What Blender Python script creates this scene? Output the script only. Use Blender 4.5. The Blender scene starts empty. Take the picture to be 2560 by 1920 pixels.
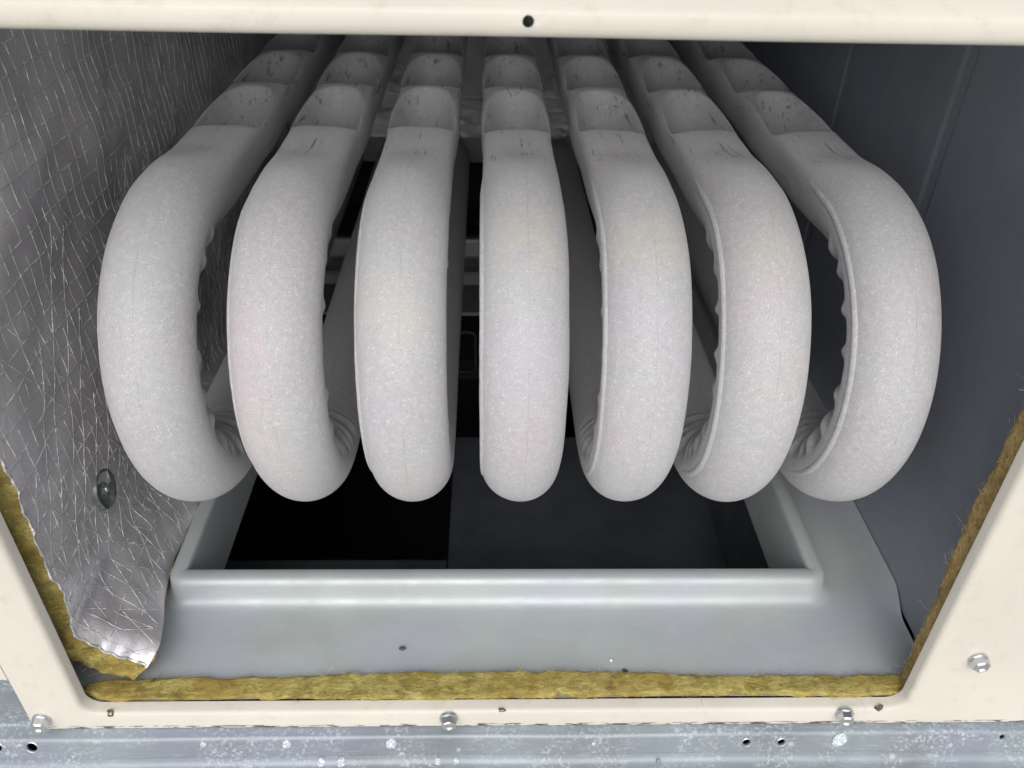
import bpy, bmesh, math, random
import numpy as np
from mathutils import Vector, Matrix

# ------------------------------------------------------------------ camera, sky, sun, exposure
scene = bpy.context.scene
col = scene.collection
cam_d = bpy.data.cameras.new('camera'); cam = bpy.data.objects.new('camera', cam_d); col.objects.link(cam)
RT = Vector((0.9996, -0.0205, 0.0200)).normalized()
FW = Vector((0.0283, 0.8165, -0.5767)).normalized()
UP = RT.cross(FW).normalized(); RT = FW.cross(UP).normalized()
CAM = Vector((-0.0200, -0.4696, 0.2894))
cam.matrix_world = Matrix(((RT.x, UP.x, -FW.x, CAM.x), (RT.y, UP.y, -FW.y, CAM.y), (RT.z, UP.z, -FW.z, CAM.z), (0, 0, 0, 1)))
cam_d.sensor_width = 36.0; cam_d.lens = 36.0 * 2058.94 / 2560
cam_d.clip_start = 0.01; cam_d.clip_end = 200
cam_d.dof.use_dof = True; cam_d.dof.focus_distance = 0.47; cam_d.dof.aperture_fstop = 13
scene.camera = cam

SUN_EL, SUN_AZ = math.radians(42), math.radians(186)      # azimuth clockwise from +Y: behind the photographer
world = bpy.data.worlds.new('World'); scene.world = world; world.use_nodes = True
wn = world.node_tree; wn.nodes.clear()
sky = wn.nodes.new('ShaderNodeTexSky'); sky.sky_type = 'NISHITA'; sky.sun_disc = False
sky.sun_elevation = SUN_EL; sky.sun_rotation = SUN_AZ; sky.dust_density = 4.0; sky.air_density = 1.0; sky.ozone_density = 1.0
hs = wn.nodes.new('ShaderNodeHueSaturation'); hs.inputs['Saturation'].default_value = 0.35   # thin overcast
bg = wn.nodes.new('ShaderNodeBackground'); bg.inputs['Strength'].default_value = 0.15
wo = wn.nodes.new('ShaderNodeOutputWorld')
wn.links.new(sky.outputs[0], hs.inputs['Color']); wn.links.new(hs.outputs[0], bg.inputs[0]); wn.links.new(bg.outputs[0], wo.inputs[0])
sun_d = bpy.data.lights.new('sun', 'SUN'); sun_d.energy = 1.2; sun_d.angle = math.radians(90); sun_d.color = (1.0, 0.99, 0.98)
sun = bpy.data.objects.new('sun', sun_d); col.objects.link(sun)
sd = Vector((math.sin(SUN_AZ) * math.cos(SUN_EL), math.cos(SUN_AZ) * math.cos(SUN_EL), math.sin(SUN_EL)))
sun.rotation_euler = sd.to_track_quat('Z', 'Y').to_euler(); sun.location = sd * 3
scene.view_settings.view_transform = 'Standard'; scene.view_settings.look = 'None'
scene.view_settings.gamma = 1.0; scene.view_settings.use_curve_mapping = False
scene.view_settings.exposure = 0.18

random.seed(4); rng = np.random.default_rng(11)

# ------------------------------------------------------------------ helpers
def tag(o, label=None, cat=None, group=None, kind=None):
    if label: o['label'] = label
    if cat: o['category'] = cat
    if group: o['group'] = group
    if kind: o['kind'] = kind
    return o
def empty(name, loc=(0, 0, 0)):
    o = bpy.data.objects.new(name, None); col.objects.link(o); o.location = loc; o.empty_display_size = .02
    return o
def mesh_obj(name, verts, faces, mat, parent=None, smooth=True, uv=None):
    me = bpy.data.meshes.new(name); me.from_pydata([tuple(map(float, v)) for v in verts], [], faces); me.update()
    if smooth: me.shade_smooth()
    o = bpy.data.objects.new(name, me); col.objects.link(o); me.materials.append(mat)
    if parent: o.parent = parent
    return o
def grid_faces(nu, nv, closed_v=False):
    f = []
    for i in range(nu - 1):
        for j in range(nv if closed_v else nv - 1):
            k = (j + 1) % nv
            f.append((i * nv + j, i * nv + k, (i + 1) * nv + k, (i + 1) * nv + j))
    return f
def bm_obj(name, bm, mat, parent=None, smooth=False, angle=None):
    bmesh.ops.recalc_face_normals(bm, faces=bm.faces[:])
    me = bpy.data.meshes.new(name); bm.to_mesh(me); bm.free()
    if smooth:
        me.shade_smooth()
        if angle: me.set_sharp_from_angle(angle=math.radians(angle))
    o = bpy.data.objects.new(name, me); col.objects.link(o); me.materials.append(mat)
    if parent: o.parent = parent
    return o
def box(bm, lo, hi):
    r = bmesh.ops.create_cube(bm, size=1)
    for v in r['verts']:
        v.co = Vector([lo[i] + (v.co[i] + .5) * (hi[i] - lo[i]) for i in range(3)])
def tube_verts(pts, rad, n=6):
    """sweep a small circle along points; rad number or list"""
    pts = [Vector(p) for p in pts]; V = []; F = []
    up = Vector((.13, .31, .94)).normalized()
    for i, p in enumerate(pts):
        t = (pts[min(i + 1, len(pts) - 1)] - pts[max(i - 1, 0)]).normalized()
        a = t.cross(up)
        if a.length < .05: a = t.cross(Vector((1, 0, 0)))
        a.normalize(); b = t.cross(a)
        r = rad[i] if hasattr(rad, '__len__') else rad
        for k in range(n):
            q = 2 * math.pi * k / n
            V.append(p + a * (r * math.cos(q)) + b * (r * math.sin(q)))
    for i in range(len(pts) - 1):
        for k in range(n):
            F.append((i * n + k, i * n + (k + 1) % n, (i + 1) * n + (k + 1) % n, (i + 1) * n + k))
    return V, F
def sst(a, b, x):
    t = np.clip((x - a) / (b - a), 0, 1); return t * t * (3 - 2 * t)
def snoise(seed, k=9):
    """smooth pseudo noise of two coordinates, about -1..1"""
    r = np.random.default_rng(seed); A = r.uniform(0, 2 * np.pi, k); W = r.uniform(.5, 1.8, k); Ph = r.uniform(0, 6.28, k)
    def f(x, y): return sum(np.sin((x * np.cos(a) + y * np.sin(a)) * w + p) for a, w, p in zip(A, W, Ph)) / math.sqrt(k)
    return f
def extrude_profile(name, prof, x0, x1, thick, mat, parent, nx=1, bowing=None):
    """open (y,z) profile -> sheet of given thickness running along X (closed solid)"""
    P = [Vector((0, p[0], p[1])) for p in prof]; N = []
    for i in range(len(P)):
        t = P[min(i + 1, len(P) - 1)] - P[max(i - 1, 0)]
        N.append(Vector((0, -t.z, t.y)).normalized())
    loop = P + [P[i] + N[i] * thick for i in range(len(P) - 1, -1, -1)]
    V = []
    for i in range(nx + 1):
        x = x0 + (x1 - x0) * i / nx
        for p in loop:
            b = bowing(x, p) if bowing else (0, 0)
            V.append((x, p.y + b[0], p.z + b[1]))
    n = len(loop); F = grid_faces(nx + 1, n, True)
    m = len(P)
    for i in (0, nx):
        for j in range(m - 1):
            F.append((i * n + j, i * n + j + 1, i * n + n - 2 - j, i * n + n - 1 - j))
    o = mesh_obj(name, V, F, mat, parent)
    bm = bmesh.new(); bm.from_mesh(o.data); bmesh.ops.recalc_face_normals(bm, faces=bm.faces[:]); bm.to_mesh(o.data); bm.free()
    o.data.shade_smooth(); o.data.set_sharp_from_angle(angle=math.radians(40))
    return o
LEAN = math.atan2(.0042, .0130)
def face_y(z): return -.1648 - (-.2110 - z) * .0042 / .0130
def drill(o, holes, segs=24, lean=0.0):
    """cut round holes (x, y, z, radius, half length) through o with one boolean, applied"""
    bm = bmesh.new()
    for x, y, z, r, h in holes:
        R = Matrix.Rotation(math.pi / 2 - lean, 4, 'X')
        bmesh.ops.create_cone(bm, cap_ends=True, segments=segs, radius1=r, radius2=r, depth=2 * h, matrix=Matrix.Translation((x, y, z)) @ R)
    me = bpy.data.meshes.new('cut'); bm.to_mesh(me); bm.free()
    c = bpy.data.objects.new('cut', me); col.objects.link(c)
    md = o.modifiers.new('b', 'BOOLEAN'); md.operation = 'DIFFERENCE'; md.object = c; md.solver = 'EXACT'
    dg = bpy.context.evaluated_depsgraph_get(); dg.update()
    new = bpy.data.meshes.new_from_object(o.evaluated_get(dg))
    o.modifiers.clear(); old = o.data; o.data = new; bpy.data.meshes.remove(old)
    bpy.data.objects.remove(c); bpy.data.meshes.remove(me)
    o.data.shade_smooth(); o.data.set_sharp_from_angle(angle=math.radians(40))

# ------------------------------------------------------------------ materials
class M:
    def __init__(s, name, base=(.5, .5, .5), rough=.5, metal=0.0, spec=.5):
        s.m = bpy.data.materials.new(name); s.m.use_nodes = True; s.t = s.m.node_tree
        s.b = s.t.nodes['Principled BSDF']
        s.b.inputs['Base Color'].default_value = (*base, 1); s.b.inputs['Roughness'].default_value = rough
        s.b.inputs['Metallic'].default_value = metal; s.b.inputs['Specular IOR Level'].default_value = spec
        s.tc = s.t.nodes.new('ShaderNodeTexCoord'); s.geo = s.t.nodes.new('ShaderNodeNewGeometry')
        s.last_bump = None
        s.b.inputs['Diffuse Roughness'].default_value = 0.45
    def n(s, kind, **kw):
        n = s.t.nodes.new(kind)
        for k, v in kw.items(): setattr(n, k, v)
        return n
    def l(s, a, b): s.t.links.new(a, b)
    def set(s, inp, v):
        if hasattr(v, 'is_output') or hasattr(v, 'links'): s.l(v, inp)
        elif isinstance(v, (tuple, list)) and inp.type == 'RGBA' and len(v) == 3: inp.default_value = (*v, 1)
        else: inp.default_value = v
    def coord(s, scale=(1, 1, 1), which='Object', rot=(0, 0, 0)):
        mp = s.n('ShaderNodeMapping'); mp.inputs['Scale'].default_value = scale; mp.inputs['Rotation'].default_value = rot
        s.l(s.geo.outputs['Position'] if which == 'World' else s.tc.outputs[which], mp.inputs['Vector']); return mp.outputs[0]
    def noise(s, scale, detail=4, rough=.6, vec=None, dist=0.0):
        n = s.n('ShaderNodeTexNoise'); n.inputs['Scale'].default_value = scale; n.inputs['Detail'].default_value = detail
        n.inputs['Roughness'].default_value = rough; n.inputs['Distortion'].default_value = dist
        s.l(vec if vec is not None else s.coord(which='World'), n.inputs['Vector']); return n.outputs[0]
    def vor(s, scale, vec=None, feature='F1', out='Distance'):
        n = s.n('ShaderNodeTexVoronoi'); n.feature = feature; n.inputs['Scale'].default_value = scale
        s.l(vec if vec is not None else s.coord(which='World'), n.inputs['Vector']); return n.outputs[out]
    def ramp(s, v, a, b, lo=0.0, hi=1.0):
        n = s.n('ShaderNodeMapRange'); n.interpolation_type = 'SMOOTHSTEP'
        n.inputs[1].default_value = a; n.inputs[2].default_value = b; n.inputs[3].default_value = lo; n.inputs[4].default_value = hi
        s.l(v, n.inputs[0]); return n.outputs[0]
    def math(s, op, a, b=0.0):
        n = s.n('ShaderNodeMath', operation=op); s.set(n.inputs[0], a); s.set(n.inputs[1], b); return n.outputs[0]
    def mix(s, f, a, b):
        n = s.n('ShaderNodeMix', data_type='RGBA'); s.set(n.inputs[0], f); s.set(n.inputs[6], a); s.set(n.inputs[7], b); return n.outputs[2]
    def xyz(s, which='Object'):
        n = s.n('ShaderNodeSeparateXYZ'); s.l(s.geo.outputs['Position'] if which == 'World' else s.tc.outputs[which], n.inputs[0]); return n.outputs
    def color(s, v): s.set(s.b.inputs['Base Color'], v)
    def rough(s, v): s.set(s.b.inputs['Roughness'], v)
    def bump(s, h, dist=.0003, strength=1.0):
        n = s.n('ShaderNodeBump'); n.inputs['Distance'].default_value = dist; n.inputs['Strength'].default_value = strength
        s.l(h, n.inputs['Height'])
        if s.last_bump: s.l(s.last_bump, n.inputs['Normal'])
        s.last_bump = n.outputs[0]; s.l(s.last_bump, s.b.inputs['Normal'])

# aluminised steel tube: matte grey, bright speckle, faint heat tints, rubbed streaks on the flattened leg
m = M('aluminised_steel', (.45, .45, .46), .5, .05)
fine = m.noise(1100, 3, .7); mid = m.noise(300, 4, .65); low = m.noise(22, 3, .5)
c = m.mix(m.ramp(mid, .30, .72), (.405, .398, .415), (.460, .452, .468))
c = m.mix(m.ramp(low, .3, .7), c, m.mix(.5, c, (.43, .45, .46)))
spk = m.math('MULTIPLY', m.ramp(fine, .54, .70), m.ramp(mid, .40, .60))
c = m.mix(m.math('MULTIPLY', spk, .80), c, (.80, .78, .79))
c = m.mix(m.math('MULTIPLY', m.ramp(m.noise(1150, 2, .5), .53, .68), .55), c, (.29, .29, .305))
X, Y, Zc = m.xyz('Object')[0:3]
bendmask = m.ramp(Y, .05, -.03)
spotn = m.noise(70, 3, .6)
def spot(c, p, rad, tintc, k):
    d = m.n('ShaderNodeVectorMath', operation='DISTANCE'); m.l(m.geo.outputs['Position'], d.inputs[0]); d.inputs[1].default_value = p
    f = m.math('MULTIPLY', m.ramp(d.outputs['Value'], rad, rad * .25), m.ramp(spotn, .30, .62))
    return m.mix(m.math('MULTIPLY', f, k * .45), c, tintc)
PINK, YEL, MAUVE, ORG, GRN = (.58, .40, .46), (.56, .50, .36), (.45, .40, .52), (.60, .47, .38), (.43, .47, .45)
for p, rad, tc, k in (((-.157, -.100, .045), .042, PINK, .50), ((-.155, -.112, .000), .034, ORG, .50), ((-.135, -.112, -.030), .022, YEL, .35),
                      ((-.072, -.085, .065), .036, YEL, .38), ((-.085, -.110, .010), .034, MAUVE, .38), ((-.058, -.108, -.040), .030, ORG, .32), ((-.080, -.090, -.07), .03, MAUVE, .25),
                      ((.004, -.055, .093), .034, YEL, .50), ((-.005, -.100, .045), .038, MAUVE, .42), ((.008, -.112, .0), .034, PINK, .30), ((-.012, -.105, -.045), .026, GRN, .35),
                      ((.070, -.055, .092), .038, YEL, .52), ((.056, -.085, .070), .030, MAUVE, .40), ((.056, -.110, .005), .034, PINK, .36), ((.085, -.100, .05), .03, MAUVE, .3),
                      ((.136, -.060, .090), .036, YEL, .40), ((.128, -.085, .068), .028, PINK, .40), ((.145, -.105, .030), .032, ORG, .25), ((.205, -.080, .070), .034, PINK, .22), ((-.20, -.06, .085), .04, GRN, .3)):
    c = spot(c, p, rad, tc, k)
streak = m.noise(1, 4, .7, m.coord((300, 11, 200)))
legmask = m.math('MULTIPLY', m.ramp(Y, .025, .05), m.ramp(Zc, .07, .085))
patch = m.ramp(m.noise(40, 2, .5), .44, .60)
c = m.mix(m.math('MULTIPLY', m.math('MULTIPLY', m.ramp(streak, .55, .64), legmask), m.math('MULTIPLY', patch, .85)), c, (.12, .12, .125))
seam = m.math('ABSOLUTE', m.math('SUBTRACT', X, m.math('ADD', .0012, m.math('MULTIPLY', m.math('SUBTRACT', m.noise(60, 2), .5), .002))))
seamf = m.math('MULTIPLY', m.ramp(seam, .00045, .00010), m.ramp(m.noise(45, 3), .38, .58))
c = m.mix(m.math('MULTIPLY', seamf, .22), c, (.14, .14, .145))
m.color(c); m.rough(m.ramp(mid, .3, .7, .52, .68))
m.bump(fine, .00030, 1.0); m.bump(mid, .00022, .5); m.bump(m.noise(60, 2), .0012, .25)
MAT_TUBE = m.m

def galvanised(name, base=(.42, .44, .45), white=0.0, rough=.42, metal=.55, spangle=.06):
    m = M(name, base, rough, metal)
    low = m.noise(14, 3, .5); mid = m.noise(70, 4, .6)
    a = tuple(v * (1 - spangle) for v in base); b = tuple(min(1, v * (1 + spangle)) for v in base)
    c = m.mix(m.ramp(low, .3, .7), a, b)
    c = m.mix(m.math('MULTIPLY', m.ramp(m.noise(11, 2), .44, .62), .60), c, (base[0] * 1.0, base[1] * .97, base[2] * 1.10))
    c = m.mix(m.math('MULTIPLY', m.ramp(m.noise(600, 3, .7), .62, .72), .25), c, tuple(v * .6 for v in base))
    c = m.mix(m.math('MULTIPLY', m.ramp(m.noise(1, 5, .7, m.coord((50, 160, 90), 'World', (0, 0, .5))), .52, .72), .22), c, tuple(min(1, v * 1.3) for v in base))
    c = m.mix(m.math('MULTIPLY', m.ramp(m.vor(130), .07, .03), m.ramp(m.noise(35, 3), .55, .62)), c, tuple(v * .4 for v in base))
    if white:
        w = m.math('MULTIPLY', m.ramp(m.noise(380, 5, .75), .50, .62), m.ramp(m.noise(30, 4, .6), .40, .62))
        st = m.math('MULTIPLY', m.ramp(m.noise(1, 4, .7, m.coord((60, 600, 600))), .54, .70), .40)
        w = m.math('MAXIMUM', w, st)
        ring = m.vor(70); rr = m.math('MULTIPLY', m.ramp(ring, .16, .10), m.ramp(m.noise(18, 2), .52, .62))
        w = m.math('MAXIMUM', w, rr)
        c = m.mix(m.math('MULTIPLY', w, white), c, (.74, .80, .83))
        m.rough(m.math('ADD', m.math('MULTIPLY', w, .3), rough))
    else:
        m.rough(m.ramp(mid, .3, .7, rough - .06, rough + .08))
    m.color(c); m.bump(m.noise(900, 2), .00008, .5); m.bump(low, .0015, .25)
    return m.m
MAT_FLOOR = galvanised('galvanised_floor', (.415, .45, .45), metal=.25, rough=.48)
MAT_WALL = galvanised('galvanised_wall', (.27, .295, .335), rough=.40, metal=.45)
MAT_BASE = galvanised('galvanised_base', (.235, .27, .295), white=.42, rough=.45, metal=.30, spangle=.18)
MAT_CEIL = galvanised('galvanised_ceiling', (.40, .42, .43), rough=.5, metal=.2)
MAT_PLATE = galvanised('header_steel', (.30, .31, .34), rough=.55)

def paint(name, base=(.575, .548, .488)):
    m = M(name, base, .38, 0, .45)
    low = m.noise(10, 3, .5)
    c = m.mix(m.ramp(low, .3, .7), tuple(v * .95 for v in base), tuple(min(1, v * 1.03) for v in base))
    dirt = m.math('MULTIPLY', m.ramp(m.noise(75, 7, .75), .52, .74), .50)
    c = m.mix(dirt, c, tuple(v * f for v, f in zip(base, (.78, .76, .72))))
    cn = m.noise(1, 5, .7, m.coord((140, 140, 330), 'World'), dist=1.5)
    cr = m.math('MULTIPLY', m.ramp(m.math('ABSOLUTE', m.math('SUBTRACT', cn, .5)), .012, .003), m.ramp(m.noise(24, 3), .52, .66))
    c = m.mix(m.math('MULTIPLY', cr, .30), c, (.35, .30, .24))
    Xw, Yw, Zw = m.xyz('World')[0:3]
    edge = m.math('MULTIPLY', m.ramp(Zw, -.2012, -.2030), m.ramp(m.noise(1, 4, .6, m.coord((95, 200, 500), 'World')), .50, .56))
    edge = m.math('MULTIPLY', edge, m.ramp(Yw, -.150, -.153))
    c = m.mix(edge, c, (.085, .055, .04))
    sp = m.ramp(m.vor(95), .06, .035)
    c = m.mix(m.math('MULTIPLY', sp, m.ramp(m.noise(60, 2), .60, .66)), c, (.2, .15, .11))
    m.color(c); m.rough(m.ramp(low, .2, .8, .34, .48)); m.bump(m.noise(420, 3), .00010, .6); m.bump(m.noise(18, 2), .0015, .3)
    return m.m
MAT_PAINT = paint('cream_paint')

m = M('foil', (.62, .60, .62), .34, .60)
n1 = m.noise(60, 4, .6); n2 = m.noise(16, 3, .5)
c = m.mix(m.ramp(n2, .3, .7), (.64, .615, .64), (.78, .76, .78))
c = m.mix(m.math('MULTIPLY', m.ramp(m.noise(7, 2), .5, .66), .4), c, (.40, .45, .44))
m.color(c); m.rough(m.ramp(n1, .3, .7, .30, .46)); m.bump(n1, .0010, .5); m.bump(m.noise(240, 3), .0003, .7)
MAT_FOIL = m.m
m = M('scrim_thread', (.80, .80, .80), .38, .35); m.color(m.mix(m.ramp(m.noise(180, 3, .7), .45, .68), (.42, .41, .42), (.90, .90, .90)))
m.bump(m.noise(500, 2), .001, 1); MAT_SCRIM = m.m
m = M('rear_foil', (.90, .90, .90), .25, .65); m.bump(m.noise(1, 4, .6, m.coord((60, 60, 260))), .006, 1); m.bump(m.noise(160, 3), .001, .6); MAT_RFOIL = m.m

def wool(name, a, b, cdark):
    m = M(name, a, .95, 0, .1)
    f1 = m.noise(1, 6, .75, m.coord((130, 420, 420), 'World', (.2, .3, .1)), dist=1.2); f2 = m.noise(90, 4, .6); f3 = m.noise(30, 3, .6)
    c = m.mix(m.ramp(f2, .35, .65), a, b)
    c = m.mix(m.math('MULTIPLY', m.ramp(f1, .52, .68), .7), c, tuple(min(1, v * 1.7) for v in b))
    c = m.mix(m.math('MULTIPLY', m.ramp(f1, .46, .34), .75), c, cdark)
    c = m.mix(m.math('MULTIPLY', m.ramp(f3, .46, .64), .38), c, (.33, .20, .05))
    c = m.mix(m.math('MULTIPLY', m.ramp(m.noise(55, 4, .7), .54, .70), .65), c, (.13, .09, .035))
    c = m.mix(m.math('MULTIPLY', m.ramp(m.noise(120, 4, .7), .60, .74), .5), c, (.56, .44, .06))
    m.color(c); m.bump(f1, .0016, 1); m.bump(f2, .003, .8); return m.m
MAT_WOOL = wool('glass_wool', (.26, .215, .058), (.41, .350, .120), (.11, .085, .03))
MAT_WOOL2 = wool('glass_wool_brown', (.30, .215, .09), (.46, .34, .15), (.14, .10, .045))
m = M('wool_fibre', (.55, .47, .20), .7, 0, .2); m.color(m.mix(m.ramp(m.noise(90, 3), .35, .65), (.30, .22, .07), (.66, .58, .27))); MAT_FIBRE = m.m
m = M('zinc_screw', (.62, .64, .66), .28, .9); m.bump(m.noise(500, 3), .0002, .6); MAT_ZINC = m.m
m = M('rusty_hole', (.10, .065, .045), .8); m.color(m.mix(m.ramp(m.noise(900, 3), .4, .6), (.04, .03, .025), (.16, .11, .08))); m.bump(m.noise(900, 2), .0008, 1); MAT_RUST = m.m
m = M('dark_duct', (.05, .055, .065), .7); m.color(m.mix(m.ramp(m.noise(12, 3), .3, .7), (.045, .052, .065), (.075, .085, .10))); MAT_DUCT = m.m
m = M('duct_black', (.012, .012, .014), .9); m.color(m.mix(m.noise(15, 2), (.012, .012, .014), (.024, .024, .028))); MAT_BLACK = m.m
m = M('liner_grey', (.62, .60, .62), .8); m.color(m.mix(m.ramp(m.noise(40, 4), .3, .7), (.70, .68, .70), (.80, .78, .80))); m.bump(m.noise(120, 3), .001, .6); MAT_LINER = m.m
m = M('wire_copper', (.12, .085, .075), .5, .4); m.bump(m.noise(400, 2), .0003, .5); MAT_WIRE = m.m
m = M('clip_washer', (.20, .235, .22), .45, .6); m.color(m.mix(m.ramp(m.noise(160, 4), .4, .65), (.13, .16, .15), (.32, .35, .33))); m.bump(m.noise(300, 3), .0005, .7); MAT_CLIP = m.m
m = M('speck_dark', (.07, .06, .05), .8); m.bump(m.noise(900, 2), .0005, 1); MAT_SPECK = m.m
m = M('speck_white', (.85, .85, .84), .6); m.bump(m.noise(900, 2), .0005, 1); MAT_SPECKW = m.m
m = M('roof_membrane', (.45, .44, .42), .9); m.color(m.mix(m.ramp(m.noise(6, 5), .3, .7), (.40, .39, .37), (.50, .49, .47))); m.bump(m.noise(90, 4), .003, .7); MAT_ROOF = m.m

# ------------------------------------------------------------------ setting: floor pan, walls, ceiling, duct below
FZ = -.19
CEIL = .315
DROP = .188          # unseen ceiling step, added to keep the rear of the tubes dark
OX0, OX1, OY0, OY1 = -.238, .217, -.053, .500          # duct opening (inner edge of the collar)
# floor sheet with the collar pressed up round the opening: rounded rectangle rings from the inner lip outwards to the sheet
prof = [(0, -.045), (0, .014), (.0004, .0188), (.0016, .0200), (.0080, .0200), (.0100, .0195), (.0118, .0182), (.0130, .0162), (.0136, .0140),
        (.0142, .0085), (.0152, .0050), (.0170, .0024), (.0195, .0008), (.0225, 0.0)]
def rrect(off, n=10, square=False):
    pts = []
    for cx, cy, a0 in ((OX1, OY0, -90), (OX1, OY1, 0), (OX0, OY1, 90), (OX0, OY0, 180)):
        for k in range(n + 1):
            a = math.radians(a0 + 90 * k / n)
            k_ = 1 / max(abs(math.cos(a)), abs(math.sin(a))) if square else 1
            pts.append((cx + off * k_ * math.cos(a), cy + off * k_ * math.sin(a)))
    return pts
V = []; nr = 0
for d, h in prof:
    ring = rrect(max(d, .0006)); nr = len(ring)
    V += [(x, y, FZ + h) for x, y in ring]
V += [(x, y, FZ) for x, y in rrect(.024, square=True)]
collar_f = grid_faces(len(prof) + 1, nr, True)
floor = empty('floor_pan', (0, 0, FZ)); tag(floor, kind='structure')
floor.location = (0, 0, 0)
o = mesh_obj('duct_collar', V, collar_f, MAT_FLOOR, floor)
bm = bmesh.new(); bm.from_mesh(o.data); bmesh.ops.recalc_face_normals(bm, faces=bm.faces[:]); bm.to_mesh(o.data); bm.free(); o.data.shade_smooth()
# flat sheet: outer rectangle to collar foot, subdivided, with a gentle unevenness
fx0, fx1, fy0, fy1 = -.3003, .268, -.1475, .560
xs = np.unique(np.r_[np.linspace(fx0, OX0 - .024, 8), np.linspace(OX0 - .024, OX1 + .024, 40), np.linspace(OX1 + .024, fx1, 8)])
ys = np.unique(np.r_[np.linspace(fy0, OY0 - .024, 14), np.linspace(OY0 - .024, OY1 + .024, 24), np.linspace(OY1 + .024, fy1, 6)])
nz = snoise(5)
V = []; idx = {}
for i, x in enumerate(xs):
    for j, y in enumerate(ys):
        edge = min(abs(x - (OX0 - .024)) if x < OX0 else 1, abs(x - (OX1 + .024)) if x > OX1 else 1, abs(y - (OY0 - .024)) if y < OY0 else 1)
        V.append((x, y, FZ + .0006 * nz(x * 30, y * 30) * min(1, max(0, min(edge, .05) / .03)) * min(1, max(0, (.268 - x) / .02)) * (0 if (x > OX0 - .024 and x < OX1 + .024 and y > OY0 - .024) else 1)))
F = []
ny = len(ys)
for i in range(len(xs) - 1):
    for j in range(ny - 1):
        mx, my = (xs[i] + xs[i + 1]) / 2, (ys[j] + ys[j + 1]) / 2
        if OX0 - .024 < mx < OX1 + .024 and OY0 - .024 < my < OY1 + .02: continue
        F.append((i * ny + j, (i + 1) * ny + j, (i + 1) * ny + j + 1, i * ny + j + 1))
mesh_obj('floor_sheet', V, F, MAT_FLOOR, floor)
# upturned flange along the right wall (coved), dying out near the front where the joint stands open
cove = [(.268, 0), (.2715, .0004), (.2752, .0018), (.2780, .0040), (.2802, .0072), (.2812, .0105), (.2816, .0140)]
V = []; cy = np.r_[np.linspace(-.1475, -.060, 24), np.linspace(-.055, .560, 30)]
for k, y in enumerate(cy):
    g = .10 + .90 * float(sst(-.090, -.060, y))
    for x, h in cove: V.append((x if g > .9 else x - .0012 * (1 - g) * (x > .279), y, FZ + h * g))
mesh_obj('side_flange', V, grid_faces(len(cy), len(cove)), MAT_FLOOR, floor)
bm = bmesh.new(); box(bm, (OX0 + .001, .450, FZ - .004), (OX1 - .001, .466, FZ)); bm_obj('cross_bar', bm, MAT_PLATE, floor)
bm = bmesh.new(); box(bm, (OX0 + .001, .351, FZ - .004), (OX1 - .001, .418, FZ)); bm_obj('cross_bar', bm, MAT_PLATE, floor)

def wall_sheet(name, plan, z0, z1, mat, bottom=None):
    V = []
    for (x, y) in plan:
        V += [(x, y, (bottom(y) if bottom else z0)), (x, y, z1)]
    o = mesh_obj(name, V, grid_faces(len(plan), 2), mat, smooth=False); tag(o, kind='structure'); return o
bot = lambda y: FZ + .0030
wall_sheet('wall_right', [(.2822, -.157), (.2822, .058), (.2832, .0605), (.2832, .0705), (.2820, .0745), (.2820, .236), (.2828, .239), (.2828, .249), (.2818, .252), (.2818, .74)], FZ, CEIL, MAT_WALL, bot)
wall_sheet('wall_left', [(-.3008, -.157), (-.3008, .74)], -.26, CEIL, MAT_WALL)
wall_sheet('wall_right_outer', [(.30, -.157), (.30, .74)], -.26, CEIL, MAT_BLACK)
wall_sheet('wall_back', [(-.302, .74), (.302, .74)], -.26, CEIL, MAT_DUCT)
bm = bmesh.new(); box(bm, (-.40, -.1565, CEIL), (.42, .76, CEIL + .005)); box(bm, (-.2995, .105, DROP), (.2795, .739, DROP + .003)); box(bm, (-.2995, .102, DROP), (.2795, .1048, CEIL - .0005)); tag(bm_obj('ceiling', bm, MAT_CEIL), kind='structure')  # ceiling proper, plus the added unseen drop that blocks light further back

# plenum under the floor
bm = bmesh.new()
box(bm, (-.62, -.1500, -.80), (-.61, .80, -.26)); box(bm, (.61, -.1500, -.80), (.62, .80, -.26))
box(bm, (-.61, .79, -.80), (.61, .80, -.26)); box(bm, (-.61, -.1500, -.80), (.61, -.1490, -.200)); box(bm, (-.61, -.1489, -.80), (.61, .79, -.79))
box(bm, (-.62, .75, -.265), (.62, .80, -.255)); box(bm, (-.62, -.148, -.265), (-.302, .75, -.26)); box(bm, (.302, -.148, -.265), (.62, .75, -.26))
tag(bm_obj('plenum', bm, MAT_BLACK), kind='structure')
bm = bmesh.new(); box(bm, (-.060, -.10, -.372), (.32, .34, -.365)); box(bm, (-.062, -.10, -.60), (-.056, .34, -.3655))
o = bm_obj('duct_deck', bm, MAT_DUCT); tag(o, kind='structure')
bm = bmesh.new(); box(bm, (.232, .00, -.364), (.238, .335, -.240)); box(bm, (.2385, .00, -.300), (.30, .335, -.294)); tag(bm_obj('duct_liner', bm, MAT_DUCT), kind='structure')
bm = bmesh.new(); box(bm, (-.34, .085, -.372), (-.064, .135, -.366)); o = bm_obj('duct_ledge', bm, MAT_DUCT); tag(o, kind='structure')
# the roof the unit stands on (outside the picture)
o = mesh_obj('ground', [(-6, -6, -.8), (6, -6, -.8), (6, 6, -.8), (-6, 6, -.8)], [(0, 1, 2, 3)], MAT_ROOF, smooth=False); tag(o, kind='structure')

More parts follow.
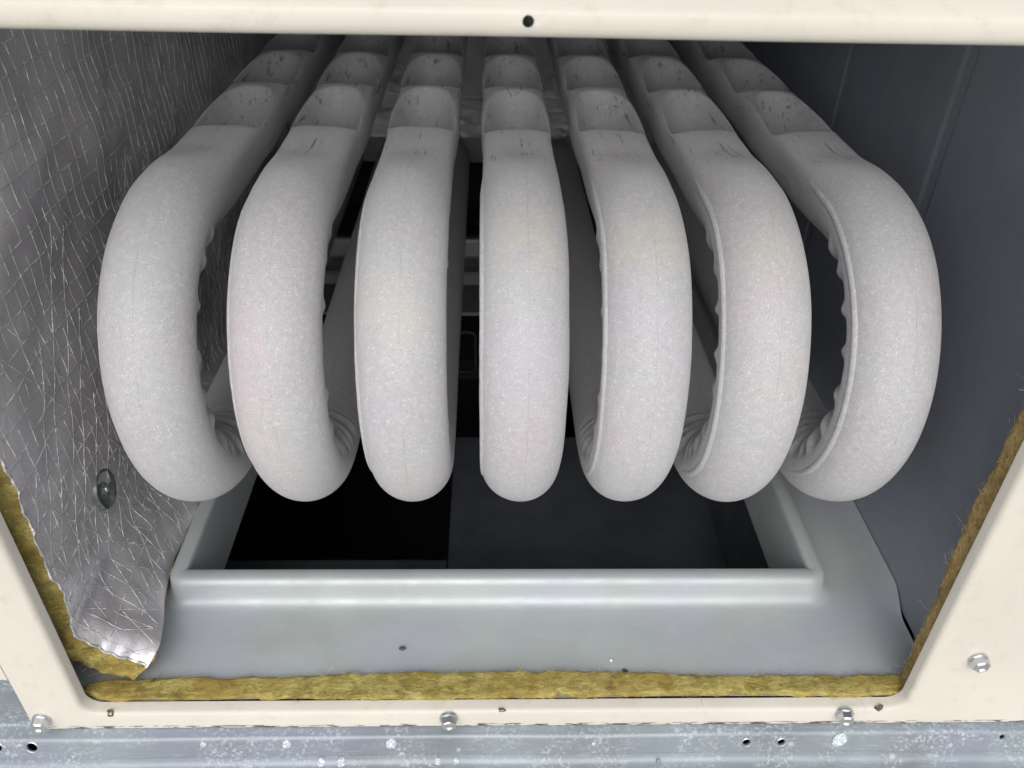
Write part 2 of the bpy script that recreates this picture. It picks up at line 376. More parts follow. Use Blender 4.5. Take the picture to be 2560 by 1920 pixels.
# ------------------------------------------------------------------ heat exchanger tubes
R_B, R_T = .0875, .0251
Y_END = .572
DIMPLES = [.1585 + k * .1060 for k in range(4)]
def ring_pts(t, hw, ht, hb, n):
    s, c = np.sin(t), np.cos(t)
    x = hw * np.sign(s) * np.abs(s) ** (2 / n)
    z = np.where(c > 0, ht, hb) * np.sign(c) * np.abs(c) ** (2 / n)
    return x, z
def make_tube(i, x, yaw, seed, label):
    r = np.random.default_rng(seed)
    T = empty('heat_exchanger_tube', (x, 0, 0)); T.rotation_euler.z = yaw
    tag(T, label, 'tube', 'row of seven bent heat exchanger tubes')
    nt = 96; t = np.linspace(0, 2 * np.pi, nt, endpoint=False)
    # --- upper leg: flattened, dimpled
    ysl = np.unique(np.r_[np.linspace(0, .40, 300), np.linspace(.40, Y_END, 50)])
    V = []
    jit = r.normal(0, .0012, 4); dep = r.uniform(.0250, .0290, 4); skew = r.normal(0, .0015, 4)
    y_fl = r.uniform(.020, .026)
    for y in ysl:
        e = float(sst(y_fl - .022, y_fl + .052, y)); n = 2 + 1.5 * e
        hw = R_T - .0009 * e; ht = R_T - .0108 * e; hb = R_T - .0010 * e
        for yc in DIMPLES:
            hw += .0016 * max(0, 1 - ((y - yc) / .05) ** 2)
        xx, zz = ring_pts(t, hw, ht, hb, n)
        for yc, j, d, sk in zip(DIMPLES, jit, dep, skew):
            dy = (y - yc - j - sk * xx / .02) / .0492
            nd = np.clip(-dy, 0, 1.2); fd = np.clip(dy, 0, 1.2)
            q = np.where(dy < 0, nd ** 6 + np.abs(xx / (.0226 + .003 * nd)) ** (2.2 + 3 * nd), fd ** 2.3 + np.abs(xx / .0226) ** 2.2)
            bowl = d * np.clip(1 - q, 0, 1) ** .95
            zz = np.where(np.cos(t) > 0, zz - bowl, zz + bowl * .12)
        V += [(a, y, R_B + b) for a, b in zip(xx, zz)]
    leg = mesh_obj('upper_leg', V, grid_faces(len(ysl), nt, True), MAT_TUBE, T)
    # --- return bend with die wrinkles on its inner side
    na = 260; al = np.linspace(np.pi / 2, -np.pi / 2, na)
    inner = np.clip((-np.cos(t) - .14) / .36, 0, 1); inner = inner * inner * (3 - 2 * inner)
    cent = np.radians(np.r_[np.linspace(80, -34, 7), np.linspace(-48, -84, 5)]) + r.normal(0, .02, 12)
    amp = np.r_[r.uniform(.0032, .0048, 7), r.uniform(.0026, .0034, 5)]; wid = np.r_[r.uniform(.060, .085, 7), r.uniform(.034, .044, 5)]; ph = r.normal(0, .04, 12)
    lumps = snoise(seed + 40)
    V = []
    for a in al:
        fade = float(sst(np.pi / 2, np.pi / 2 - (.25 if a > 0 else .12), abs(a)))
        rip = np.zeros(nt)
        for cc, A, w, p in zip(cent, amp, wid, ph):
            sh = cc + p * np.sin(t)
            rip += A * np.exp(-((a - sh) / w) ** 2)
        rad = R_T + inner * fade * (rip - .0020) + .00018 * lumps(a * 7, np.sin(t) * 3) * fade
        # outside of the bend is drawn slightly flat
        rad = rad - fade * .0007 * np.clip(np.cos(t), 0, 1) ** 3
        R = R_B + rad * np.cos(t)
        V += [(xx, -Rk * math.cos(a), Rk * math.sin(a)) for xx, Rk in zip(rad * np.sin(t), R)]
    bend = mesh_obj('return_bend', V, grid_faces(na, nt, True), MAT_TUBE, T)
    # --- lower leg, round
    yl = np.linspace(0, Y_END, 60); V = []
    for y in yl:
        rad = R_T * (1 - .02 * float(sst(0, .1, y)))
        V += [(rad * math.sin(q), y, -R_B - rad * math.cos(q)) for q in t]
    low = mesh_obj('lower_leg', V, grid_faces(len(yl), nt, True), MAT_TUBE, T)
    # --- raised die parting ridge on the left flank, running from the leg round the bend
    q = math.radians(-76); P = []; Rr = []
    wob = snoise(seed + 7)
    for y in np.linspace(.088, 0, 30):
        e = float(sst(y_fl - .022, y_fl + .052, y)); xx, zz = ring_pts(np.array([q]), R_T - .0009 * e, R_T - .0108 * e, R_T - .0010 * e, 2 + 1.5 * e)
        P.append((xx[0] * .936, y, R_B + zz[0] * .936)); Rr.append(.0029 * (.45 + .55 * float(sst(.05, .0, y))) * float(sst(.090, .05, y)) + .0001)
    ridge_f = lambda a: float(sst(-1.57, -.35, a))
    bp = []
    for a in np.linspace(np.pi / 2, -np.pi / 2, 120):
        qq = q + .03 * wob(a * 3, 0) * float(sst(np.pi / 2, 1.2, abs(a))); rg = ridge_f(a); rc_ = R_T - (.0016 + .0010 * (1 - rg)); R = R_B + rc_ * math.cos(qq)
        bp.append((rc_ * math.sin(qq), -R * math.cos(a), R * math.sin(a)))
    v, f = tube_verts(P, Rr, 8); mesh_obj('die_ridge', v, f, MAT_TUBE, leg)
    rr = [.0022 + .0007 * ridge_f(a) for a in np.linspace(np.pi / 2, -np.pi / 2, 120)]
    v, f = tube_verts(bp, rr, 8); mesh_obj('die_ridge', v, f, MAT_TUBE, bend)
    return T
TUBES = [
    (-.2085, -.001, 'leftmost bent grey tube, nearest the foil-faced insulation'),
    (-.1385, .001, 'second bent grey tube from the foil insulation, pink tinge on its left flank'),
    (-.0690, .002, 'third bent grey tube from the left, its bend over the black duct'),
    (.0000, .004, 'middle of the seven bent grey tubes, directly below the hole in the cream rail'),
    (.0690, .004, 'bent grey tube just right of the middle one, yellowish patch near its top'),
    (.1358, .003, 'second bent grey tube from the bare metal wall on the right'),
    (.2095, .004, 'rightmost bent grey tube, beside the bare metal wall'),
]
for i, (x, yaw, lab) in enumerate(TUBES): make_tube(i, x, yaw, 100 + i * 17, lab)

# ------------------------------------------------------------------ header panel behind, with a hole for each tube leg
hp = empty('header_panel', (0, .5755, FZ)); tag(hp, 'dark steel header panel with round holes that the tube ends enter, at the back', 'panel')
bm = bmesh.new(); box(bm, (-.2995, 0, .095), (.2800, .003, DROP - FZ - .001))
o = bm_obj('panel_sheet', bm, MAT_PLATE, hp)
drill(o, [(x, .001, -FZ - R_B, .0305, .02) for x, _, _ in TUBES], segs=40)
bm = bmesh.new(); box(bm, (-.2995, .060, .0005), (.2800, .062, DROP - FZ - .001)); bm_obj('rear_baffle', bm, MAT_BLACK, hp)
# crinkled foil band above the lower holes
ff = snoise(21); gx = np.linspace(-.185, .092, 70); gz = np.linspace(-.054, .03, 40)
V = [(x, .552 + .27 * (z + .054) - .0060 * abs(ff(x * 30, z * 300)) - .0016 * ff(x * 260, z * 260), z) for x in gx for z in gz]
o = mesh_obj('foil_band', V, grid_faces(70, 40), MAT_RFOIL)
so = o.modifiers.new('s', 'SOLIDIFY'); so.thickness = .0008
tag(o, 'crinkled silver foil band across the back panel, seen between the middle tubes', 'foil')
# sagging grey liner sheet hanging in front of it
edge = [(-.29, .10), (-.20, .072), (-.136, .041), (-.105, .026), (-.076, .009), (-.036, -.001), (.0, -.004), (.037, .016), (.057, .025), (.108, .052), (.16, .075), (.27, .11)]
V = []
for x, z in edge:
    for k in range(12):
        s = k / 11; V.append((x, .546 - .005 * math.sin(3 * s) + .0015 * math.sin(x * 60 + s * 4), z + (DROP - .001 - z) * s))
o = mesh_obj('hanging_liner', V, grid_faces(len(edge), 12), MAT_LINER)
so = o.modifiers.new('s', 'SOLIDIFY'); so.thickness = .004
tag(o, 'torn grey liner sheet sagging in a V behind the upper tube legs', 'liner')

# wire loops in the duct mouth
for (x, y, w, top, botz, lab) in ((-.0485, .405, .0115, -.2495, -.309, 'small dark copper wire loop seen between the third and middle tubes'),
                            (-.375, .425, .045, -.250, -.33, 'faint bent wire loop seen in the dark between the two leftmost tubes'),
                            (.250, .41, .020, -.2495, -.31, 'faint wire loop seen in the dark left of the second tube from the right wall')):
    P = [(-w, 0, 0), (-w, 0, (top - botz) - w * .6)]
    P += [(-w * math.cos(a), 0, (top - botz) - w * .6 + w * .6 * math.sin(a)) for a in np.linspace(.2, math.pi - .2, 9)]
    P += [(w, 0, (top - botz) - w * .6), (w, 0, 0), (-w, 0, 0)]
    v, f = tube_verts(P, .0013, 8); o = mesh_obj('wire_loop', v, f, MAT_WIRE); o.location = (x, y, botz)
    tag(o, lab, 'wire', 'wire loops in the duct')
    # bracket shelf that carries the loops
bm = bmesh.new(); box(bm, (-.60, .398, -.3145), (.60, .432, -.3105)); tag(bm_obj('duct_shelf', bm, MAT_BLACK), kind='structure')

# ------------------------------------------------------------------ foil-faced insulation batt on the left wall
batt = empty('insulation_batt', (-.2997, 0, FZ)); batt.location = (0, 0, 0)
tag(batt, 'foil-faced yellow glass wool batt lining the left wall, lower front corner curling inward', 'insulation')
PW = snoise(61); PW2 = snoise(62)
WMAX = .47
KX, KZ = -.2745, -.1315
def foot(y): return (-.2362 - .0180 * float(sst(-.128, -.05, y)), FZ + .0210 - .0085 * float(sst(-.13, -.06, y)))
def foil_pt(y, w, thick=0.0):
    """w: distance up the profile from the foot: a leaning run up from the floor, then upright along the wall"""
    fx, fz = foot(y); k = math.hypot(KX - fx, KZ - fz); a = math.atan2(fx - KX, KZ - fz)
    s = float(sst(k - .013, k + .013, w))
    lean = Vector((fx - math.sin(a) * w, fz + math.cos(a) * w)); upr = Vector((KX, KZ + (w - k)))
    p = lean * (1 - s) + upr * s
    ang = a * (1 - s)
    nrm = Vector((-math.cos(ang), -math.sin(ang)))           # from the facing into the wool
    low = float(sst(.09, .0, w))
    d = .0014 * PW(y * 55, w * 55) + .0006 * PW2(y * 170, w * 170) + low * (.0016 * PW2(y * 60, w * 90) - .0010 * abs(PW(y * 150, w * 120)))
    q = p + nrm * (thick + d)
    return Vector((q.x, y, q.y))
def front_y(w):
    """front cut edge of the facing: upright at -.136, cut back towards the foot"""
    return -.1380 + .0030 * float(sst(.050, 0.0, w)) + .0010 * math.sin(w * 97) * float(sst(.12, .04, w)) + .0008 * math.sin(w * 230) + .0006 * math.sin(w * 610)
def roll(dy, w): return .0085 * max(0.0, 1 - dy / .017) ** 2 * float(sst(.060, .030, w))   # facing rolls over the cut edge low down
gw = np.r_[np.linspace(0, .12, 60), np.linspace(.123, WMAX, 110)]
gs = np.r_[np.linspace(0, .03, 14), np.linspace(.035, .35, 80), np.linspace(.36, 1, 60)]
V = []
for s in gs:
    for w in gw:
        y0 = front_y(w); y = y0 + (.565 - y0) * s
        V.append(foil_pt(y, w, roll(y - y0, w)))
o = mesh_obj('foil_facing', V, grid_faces(len(gs), len(gw)), MAT_FOIL, batt)
foil_o = o
# wool body: offset shell closed at the front and the foot
TH = .0235
def thick_at(w): return .002 + (TH - .002) * float(sst(-.01, .03, w)) if w < .03 else TH
V = []; F = []
lay = np.linspace(.0012, 1, 12)
fn = snoise(77)
gw2 = np.r_[np.linspace(0, .12, 50), np.linspace(.13, WMAX, 60)]
# front cut face
def wool_front(w, l):
    y = front_y(w) + .0012
    tk = TH * (1 + .16 * float(sst(.07, .02, w)))
    ex = roll(0, w); p = foil_pt(y, w, ex + (tk - ex * .6) * l)
    bulge = .0022 * math.sin(math.pi * min(1, l)) + .0013 * fn(w * 260, l * 5) * min(1, l * 4)
    return (max(p.x, -.2995), p.y - bulge, max(p.z, FZ + .0008))
V = [wool_front(w, l) for w in gw2 for l in lay]
F = grid_faces(len(gw2), len(lay))
# back side and foot cut run into the depth
n0 = len(V); yy = np.linspace(0, 1, 30)
def wool_back(w, s):
    y0 = front_y(w) + .0012; y = y0 + (.565 - y0) * s
    tk = TH * (1 + .16 * float(sst(.07, .02, w))); p = foil_pt(y, w, tk); return (max(p.x, -.2995), y, max(p.z, FZ + .0008))
V += [wool_back(w, s) for w in gw2 for s in yy]; F += [tuple(n0 + k for k in f) for f in grid_faces(len(gw2), len(yy))]
n0 = len(V)
for s in yy:
    for l in lay:
        y0 = front_y(0) + .0012; y = y0 + (.565 - y0) * s; p = foil_pt(y, 0, TH * 1.16 * l); V.append((max(p.x, -.2995), y, max(p.z, FZ + .0008)))
F += [tuple(n0 + k for k in f) for f in grid_faces(len(yy), len(lay))]
mesh_obj('wool_core', V, F, MAT_WOOL, batt)
# reinforcing scrim threads under the facing: three directions
V = []; F = []
def thread(pts, rad):
    global V, F
    if len(pts) < 3: return
    v, f = tube_verts(pts, rad, 4); n0 = len(V); V += v; F += [tuple(n0 + k for k in q) for q in f]
tw = snoise(91)
def add_family(ang, spacing, rad, wtop=9.0, drop=.012):
    ca, sa = math.cos(ang), math.sin(ang)
    k0 = -60
    for k in range(k0, 120):
        off = k * spacing + random.uniform(-.0007, .0007); pts = []
        for u in np.arange(-.6, .8, .0045):
            y = u * ca - off * sa - .14; w = u * sa + off * ca
            wob = .0006 * tw(u * 30, k * 3.7)
            y -= wob * sa; w += wob * ca
            ok = 0.002 < w < min(WMAX - .003, wtop * (1 + .3 * math.sin(k))) and y < .42
            if ok and y > front_y(w) + .002 and not (w < .05 and random.random() < .06) and random.random() > drop:
                p = foil_pt(y, w, roll(y - front_y(w), w) - .0001); pts.append(p)
            else:
                thread(pts, rad); pts = []
        thread(pts, rad)
add_family(math.radians(1), .0150, .00034)
add_family(math.radians(92), .0105, .00026, drop=.10)
add_family(math.radians(60), .0150, .00022, .21, .015)
add_family(math.radians(121), .0150, .00022, .21, .015)
o = mesh_obj('scrim', V, F, MAT_SCRIM, batt); tag(o, kind='stuff')
# glinting folded hem at the cut front edge
P = [foil_pt(front_y(w) + .0004, w, roll(.0004, w) - .0004) for w in np.linspace(.001, .40, 160)]
v, f = tube_verts(P, [.0007 + .0004 * math.sin(k * 1.3) * math.sin(k * .37) for k in range(len(P))], 6); mesh_obj('foil_hem', v, f, MAT_SCRIM, batt)
# pin washer pressed into the facing
pw = foil_pt(-.058, .094); wc = empty('tmp'); bpy.data.objects.remove(wc)
V = []; F = []
rs = [(0, .0012), (.0028, .0014), (.0034, .0006), (.0040, -.0004), (.0085, -.0012), (.0112, .0004), (.0128, .0014), (.0136, .0010), (.0138, -.0015)]
nn = 36
for r_, h in rs:
    for k in range(nn):
        a = 2 * math.pi * k / nn; V.append((h, r_ * math.cos(a), r_ * math.sin(a)))
wo_ = mesh_obj('clip_washer', V, grid_faces(len(rs), nn, True), MAT_CLIP, batt); wo_.location = (pw.x + .0012, pw.y, pw.z); wo_.rotation_euler = (0, math.radians(-6), math.radians(3))
bm = bmesh.new(); bmesh.ops.create_uvsphere(bm, u_segments=14, v_segments=8, radius=.0026, matrix=Matrix.Translation((.0012, 0, 0)) @ Matrix.Diagonal((.6, 1, 1, 1))); bm_obj('pin_head', bm, MAT_ZINC, wo_, True)

def fibres(pfun, n, parent, length=.008):
    V = []; F = []
    for _ in range(n):
        p, nrm, along = pfun()
        d = (along * random.uniform(-1, 1) + nrm * random.uniform(-.05, .16) + Vector((random.uniform(-.3, .3), random.uniform(-.3, .3), random.uniform(-.12, .14)))).normalized()
        L = length * random.uniform(.4, 1.5); bend_ = Vector((random.uniform(-1, 1), random.uniform(-1, 1), random.uniform(-1, 1))) * L * .35
        pts = [p + d * (L * s) + bend_ * (s * s) for s in np.linspace(0, 1, 5)]
        v, f = tube_verts(pts, random.uniform(.00005, .00011), 3); n0 = len(V); V += v; F += [tuple(n0 + k for k in q) for q in f]
    o = mesh_obj('loose_fibres', V, F, MAT_FIBRE, parent); tag(o, kind='stuff')
def pf_front():
    w = random.choice(gw2) if random.random() < .4 else random.uniform(0, .30); l = random.uniform(.03, 1)
    return Vector(wool_front(w, l)) + Vector((0, -.0002, 0)), Vector((0, -1, 0)), Vector((.3, 0, 1))
fibres(pf_front, 900, batt, .0048)

# ------------------------------------------------------------------ glass wool strips behind the front frame
def wool_strip(name, axis_pts, rad_fun, mat, label, seed, ratio):
    T = empty(name); tag(T, label, 'insulation', 'bare glass wool strips round the opening')
    f1 = snoise(seed); f2 = snoise(seed + 1); V = []; n = 40; N = len(axis_pts)
    for i, (p, a, b) in enumerate(axis_pts):
        p = Vector(p)
        for k in range(n):
            q = 2 * math.pi * k / n; ru, rv = rad_fun(i / (N - 1))
            d = 1 + .10 * f1(i * .55, 3 * math.cos(q) + 2 * math.sin(q)) + .06 * f2(i * 1.6, 6 * math.sin(q))
            c, s = math.cos(q), math.sin(q)
            c = math.copysign(abs(c) ** .5, c); s = math.copysign(abs(s) ** .5, s)
            V.append(p + Vector(a) * (ru * c * d) + Vector(b) * (rv * s * d))
    body = mesh_obj('wool_body', V, grid_faces(N, n, True), mat, T)
    bm = bmesh.new(); bm.from_mesh(body.data)
    bm.verts.ensure_lookup_table()
    bm.faces.new([bm.verts[k] for k in range(n)]); bm.faces.new([bm.verts[(N - 1) * n + k] for k in range(n - 1, -1, -1)])
    bmesh.ops.recalc_face_normals(bm, faces=bm.faces[:]); bm.to_mesh(body.data); bm.free(); body.data.shade_smooth()
    def pf():
        v = V[random.randrange(len(V))]; i = V.index(v) // n if False else 0
        return Vector(v), Vector((0, 0, 1)), (Vector((1, 0, .1)) if ratio == 'x' else Vector((0, .3, 1)))
    fibres(pf, 1500, T, .0058)
    return T
xs_ = np.linspace(-.281, .262, 200); wv = snoise(33)
pts = [((x, -.1415 + .0012 * math.cos((x + .01) * 5.5) + .0006 * float(wv(x * 50, 0)), FZ + .0024 + .0005 * float(wv(x * 30, 2))), (0, 1, 0), (0, 0, 1)) for x in xs_]
def brad(s):
    w = .0074 + .0024 * math.exp(-((s - .45) / .28) ** 2) + .0006 * math.sin(s * 23)
    if s < .03: w *= .5 + .5 * s / .03
    return (w - .0008, .0027)
wool_strip('wool_strip', pts, brad, MAT_WOOL, 'yellow-brown glass wool strip lying along the bottom lip of the opening', 51, 'x')
zs_ = np.linspace(-.186, .30, 160)
pts = [((.2635 + .0006 * float(wv(z * 40, 5)), -.1395 + .0010 * float(wv(z * 35, 7)), z), (1, 0, 0), (0, 1, 0)) for z in zs_]
wool_strip('wool_strip', pts, lambda s: (.0062, .0040 + .0050 * min(1, s / .22)), MAT_WOOL2, 'brown glass wool strip standing behind the right jamb of the opening', 57, 'z')

# ------------------------------------------------------------------ cream front frame round the opening
FY = -.158; BK = -.149
frame = empty('front_frame', (0, FY, -.2045)); frame.location = (0, 0, 0)
tag(frame, 'cream painted sheet metal frame around the opening, held by hex screws', 'frame')
LX, RX, BZ, TZ = -.2765, .2525, -.1893, CEIL
OL, OR, OB = -.3112, .46, -.2045
rc = .010; path = []   # (x, z, outward normal x, z, outer x, outer z)
for z in np.linspace(TZ, BZ + rc, 46): path.append((LX, z, -1, 0, OL, z))
for k in range(1, 13):
    a = math.radians(180 + 90 * k / 12); n = (math.cos(a), math.sin(a))
    if k <= 6: ox, oz = OL, (BZ + rc) + (OB - BZ - rc) * k / 6
    else: ox, oz = OL + (LX + rc - OL) * (k - 6) / 6, OB
    path.append((LX + rc + rc * n[0], BZ + rc + rc * n[1], n[0], n[1], ox, oz))
for x in np.linspace(LX + rc, RX - rc, 90)[1:]: path.append((x, BZ, 0, -1, x, OB))
for k in range(1, 13):
    a = math.radians(270 + 90 * k / 12); n = (math.cos(a), math.sin(a))
    if k <= 6: ox, oz = RX - rc + (OR - RX + rc) * k / 6, OB
    else: ox, oz = OR, OB + (BZ + rc - OB) * (k - 6) / 6
    path.append((RX - rc + rc * n[0], BZ + rc + rc * n[1], n[0], n[1], ox, oz))
for z in np.linspace(BZ + rc, TZ, 46)[1:]: path.append((RX, z, 1, 0, OR, z))
prof = [(.0010, BK), (0, BK), (0, FY + .0032), (.0004, FY + .0016), (.0014, FY + .0005), (.0030, FY)]
wv2 = snoise(83); V = []; NP = len(prof) + 5
for (x, z, nx, nz_, ox, oz) in path:
    wob = .0004 * float(wv2(x * 40, z * 40))
    for o_, y in prof: V.append((x + nx * (o_ + wob * .5), y + wob * .4, z + nz_ * (o_ + wob * .5)))
    a = Vector((x + nx * .003, z + nz_ * .003)); b = Vector((ox, oz))
    for s in (.33, .66, 1.0):
        p = a.lerp(b, s); V.append((p.x, FY + .0003 * float(wv2(p.x * 25, p.y * 25 + 9)) * (1 if s < 1 else .3), p.y))
    V.append((ox, FY + .0014, oz)); V.append((ox - (ox - x) * .02, FY + .0016, oz - (oz - z) * .1))
fs = mesh_obj('frame_sheet', V, grid_faces(len(path), NP), MAT_PAINT, frame)
fs.data.set_sharp_from_angle(angle=math.radians(50))

def screw(parent, x, z, tilt=0.0, y=FY, dia=.0052):
    bm = bmesh.new()
    prof_ = [(.0005, dia * .84), (.0008, dia * .90), (.0014, dia * .88), (.0018, dia * .70)]
    V = []; nn = 32
    for h, r_ in [(0.0001, dia * .86)] + prof_ + [(.0019, 0.0002)]:
        for k in range(nn): a = 2 * math.pi * k / nn; V.append((r_ * math.cos(a), -h, r_ * math.sin(a)))
    # hex head with a dished top
    H = []; 
    for h, s, r_ in ((.0016, 0, .0037), (.0052, 0, .0037), (.0058, 1, .0034), (.0056, 1, .0028), (.0050, 1, .0022), (.0049, 1, .0002)):
        for k in range(36):
            a = 2 * math.pi * k / 36; hexr = math.cos(math.pi / 6) / math.cos((a % (math.pi / 3)) - math.pi / 6)
            rad = r_ * (hexr / math.cos(math.pi / 6) * (1 if not s else 0) + (1 if s else 0) * .98) if not s else r_ * (.5 * hexr + .45)
            H.append((rad * math.cos(a), -h, rad * math.sin(a)))
    head = mesh_obj('screw', H, grid_faces(6, 36, True), MAT_ZINC, parent); head.data.set_sharp_from_angle(angle=math.radians(32))
    wz = mesh_obj('washer', V, grid_faces(len(V) // nn, nn, True), MAT_ZINC, head); wz.data.set_sharp_from_angle(angle=math.radians(50))
    head.location = (x, y, z); head.scale = (1.25, 1.25, 1.25); head.rotation_euler = (math.radians(3), random.uniform(0, 1), tilt)
    return head
for x, z in ((-.3035, -.1935), (-.0448, -.1945), (.2135, -.1925), (.2825, -.1365)): screw(frame, x, z, random.uniform(-.06, .06))

def burr(parent, x, z, s=1.0):
    """ragged old drill hole in the rolled edge, paint flaked off to rust"""
    V = []; n = 26; f = snoise(int(abs(x) * 1e4) + 3)
    for ri, (r_, h) in enumerate(((.0001, -.0003), (.0011, -.0004), (.0016, .0001), (.0021, .0003), (.0027, -.0002))):
        for k in range(n):
            a = 2 * math.pi * k / n; rr = r_ * s * (1 + .38 * float(f(3 * math.cos(a), 3 * math.sin(a))) * (ri > 0))
            V.append((1.35 * rr * math.cos(a), rr * math.sin(a), h * s * (1 + .8 * float(f(9 * math.cos(a), 5 * math.sin(a))))))
    o = mesh_obj('drill_burr', V, grid_faces(5, n, True), MAT_RUST, parent)
    o.location = (x, FY + .0012, z + .0001); o.rotation_euler = (math.radians(55), 0, 0)
for x, z, s in ((-.2605, BZ - .0004, .80), (-.0108, BZ - .0004, .60), (.2365, BZ - .0002, .75)): burr(frame, x, z, s)

# cream panel to the left of the frame, starting higher up
bm = bmesh.new(); box(bm, (-.75, -.1572, -.1545), (-.3122, -.1555, CEIL)); bmesh.ops.bevel(bm, geom=bm.edges[:], offset=.0006, segments=2, affect='EDGES')
tag(bm_obj('side_panel', bm, MAT_PAINT, None, True, 40), 'narrow sliver of cream cabinet panel left of the front frame, ending above the base rail', 'panel')

# ------------------------------------------------------------------ cream rail across the top of the opening
rail = empty('top_rail', (0, FY, .222)); rail.location = (0, 0, 0); tag(rail, 'bright cream rail across the top with a round hole in its middle', 'rail')
prof = [(-.1595, .2228), (-.1605, .2227), (-.1613, .2231), (-.1619, .2240), (-.1622, .2254), (-.1616, .2289), (-.1613, .2297), (-.1602, .2306), (-.1585, .2316), (-.1560, .2330), (-.1530, .2345), (-.1480, .2365), (-.1420, .2385), (-.1400, .2386)]
rw = snoise(15)
rs_ = extrude_profile('rail_sheet', prof, -.62, .62, .0012, MAT_PAINT, rail, 160, lambda x, p: (.0003 * float(rw(x * 30, p.z * 40)), .00022 * float(rw(x * 22, 3))))
drill(rs_, [(-.0068, -.161, .2272, .0021, .006)])
V = []; n = 28
for r_, h in ((.0021, .0002), (.0023, .0005), (.0027, .0004), (.0031, -.0001)):
    for k in range(n): a = 2 * math.pi * k / n; V.append((r_ * math.cos(a), -h, r_ * math.sin(a)))
o = mesh_obj('hole_rim', V, grid_faces(4, n, True), MAT_PAINT, rail); o.location = (-.0068, -.1621, .2272)

# ------------------------------------------------------------------ galvanised base rail below
base = empty('base_rail', (0, -.16, -.32)); base.location = (0, 0, 0); tag(base, 'weathered galvanised base rail with white corrosion and drilled holes, along the bottom', 'rail')
prof = [(-.1535, -.1955), (-.1535, -.2040), (-.1540, -.2056), (-.1552, -.2065), (-.1620, -.2074), (-.1634, -.2080), (-.1642, -.2090), (-.1647, -.2105),
        (-.1682, -.2213), (-.1676, -.2222), (-.1678, -.2231), (-.1692, -.2237), (-.1712, -.2246), (-.1728, -.2268), (-.1734, -.2300), (-.1728, -.2340), (-.1710, -.2370), (-.1690, -.2385), (-.1680, -.2410), (-.1680, -.33)]
bw = snoise(27)
bo = extrude_profile('rail_sheet', prof, -.72, .72, .0013, MAT_BASE, base, 180, lambda x, p: (.00045 * float(bw(x * 26, p.z * 60)), .0003 * float(bw(x * 18, 6))))
HO = [(-.3125, -.2132, .0034), (-.3350, -.2132, .0034), (.1510, -.2138, .0026), (.1742, -.2138, .0026), (.3225, -.2118, .0018)]
drill(bo, [(x, face_y(z), z, r_, .005) for x, z, r_ in HO], lean=LEAN)
def ring(x, z, r_, mat):
    V = []; n = 28; f = snoise(int(abs(x) * 9e3))
    for q, h in ((1.0, -.0002), (1.05, .0004), (1.16, .0005), (1.28, -.0003)):
        for k in range(n): a = 2 * math.pi * k / n; w = 1 + .04 * float(f(2 * math.cos(a), 2 * math.sin(a))); V.append((r_ * q * w * math.cos(a), -h, r_ * q * w * math.sin(a)))
    o = mesh_obj('hole_rim', V, grid_faces(4, n, True), mat, base); o.location = (x, face_y(z) - .0001, z); o.rotation_euler.x = -LEAN
for x, z, r_ in HO[:4]: ring(x, z, r_, MAT_ZINC)
def weld(x, z, s):
    V = []; n = 20; f = snoise(int(abs(x) * 8e3) + 1)
    for q, h in ((.02, .0005), (.35, .0004), (.55, .0002), (.75, .0006), (.95, .0004), (1.15, -.0003)):
        for k in range(n): a = 2 * math.pi * k / n; w = 1 + .12 * float(f(2 * math.cos(a), 2 * math.sin(a))); V.append((s * q * w * math.cos(a), -h, s * q * w * math.sin(a)))
    return V, grid_faces(6, n, True)
m = M('zinc_bloom', (.72, .77, .80), .75); m.color(m.mix(m.ramp(m.noise(700, 4), .4, .65), (.34, .39, .43), (.68, .73, .76))); m.bump(m.noise(900, 3), .0005, .8)
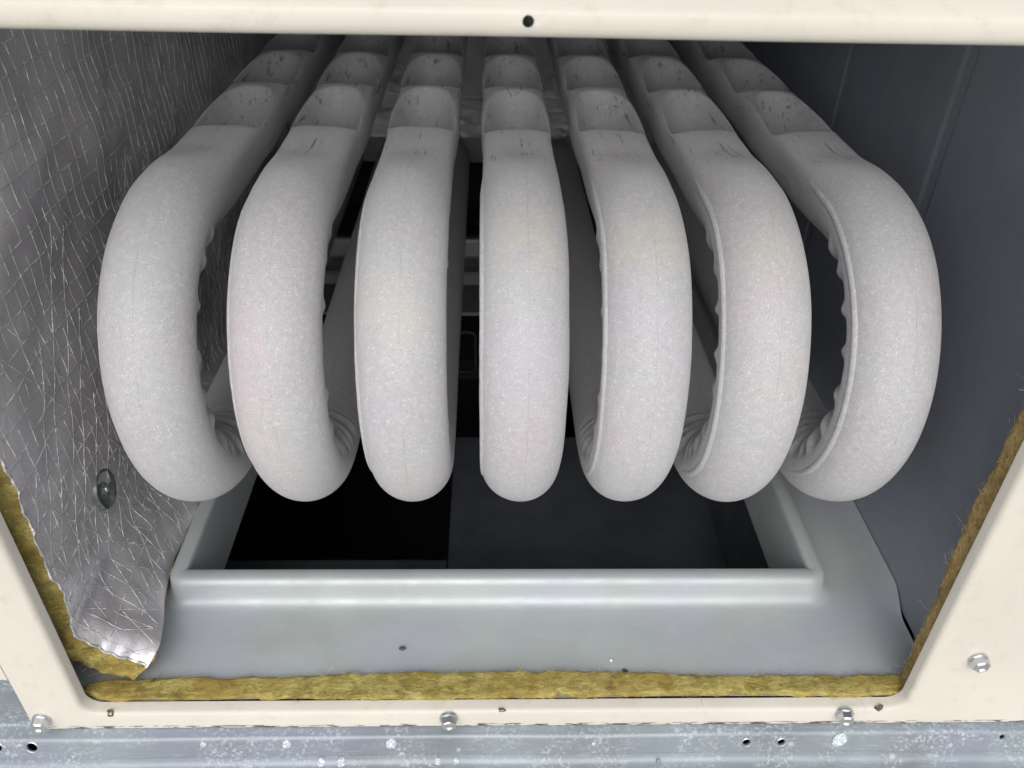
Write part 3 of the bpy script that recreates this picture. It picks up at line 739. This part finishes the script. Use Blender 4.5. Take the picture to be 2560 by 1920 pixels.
for x, z, s in ((-.2035, -.2120, .0018), (-.1500, -.2125, .0026), (-.0825, -.2125, .0032), (-.128, -.2242, .0024), (-.115, -.2242, .0026), (-.052, -.2240, .0020), (-.040, -.2240, .0018), (.213, -.2122, .0044), (.050, -.2130, .0011)):
    v, f = weld(0, 0, s); o = mesh_obj('weld_spot', v, f, m.m, base)
    v = None
    if z > -.220: o.location = (x, face_y(z) - .0003, z); o.rotation_euler.x = -LEAN
    else: o.location = (x, -.1707, z - .0003); o.rotation_euler.x = math.radians(-52)
up_prof = [(-.1535, -.150), (-.1535, -.1665), (-.1548, -.1685), (-.1552, -.1705), (-.1545, -.1725), (-.1537, -.1745), (-.1535, -.1953)]
extrude_profile('rail_upstand', up_prof, -.72, -.296, .0013, MAT_BASE, base, 50, lambda x, p: (.00045 * float(bw(x * 26, p.z * 60)), 0))
# small dimple clip on the bead
bm = bmesh.new(); bmesh.ops.create_uvsphere(bm, u_segments=14, v_segments=10, radius=.0026, matrix=Matrix.Translation((.0930, -.1718, -.2268)) @ Matrix.Diagonal((.7, .6, 1.7, 1))); bm_obj('bead_tab', bm, MAT_BASE, base, True)

# ------------------------------------------------------------------ small debris on the floor
def fleck(x, y, lx, ly, h, mat, label, rz=0.0):
    bm = bmesh.new(); bmesh.ops.create_icosphere(bm, subdivisions=2, radius=1)
    for v in bm.verts: v.co = Vector((v.co.x * lx * random.uniform(.8, 1.15), v.co.y * ly * random.uniform(.75, 1.2), v.co.z * h * random.uniform(.8, 1.1)))
    o = bm_obj('debris_fleck', bm, mat, None, True); o.location = (x, y, FZ + h * .85); o.rotation_euler.z = rz
    tag(o, label, 'debris', 'bits of debris on the floor pan')
fleck(-.0786, -.1089, .0024, .0016, .0009, MAT_SPECK, 'dark oval fleck lying alone on the bare floor, left of centre', .1)
fleck(.0732, -.1277, .0022, .0012, .0009, MAT_SPECK, 'tiny dark crumb on the floor close to the wool strip', -.5)
fleck(.0647, -.1195, .0011, .0010, .0008, MAT_SPECKW, 'tiny white crumb on the floor right of centre')
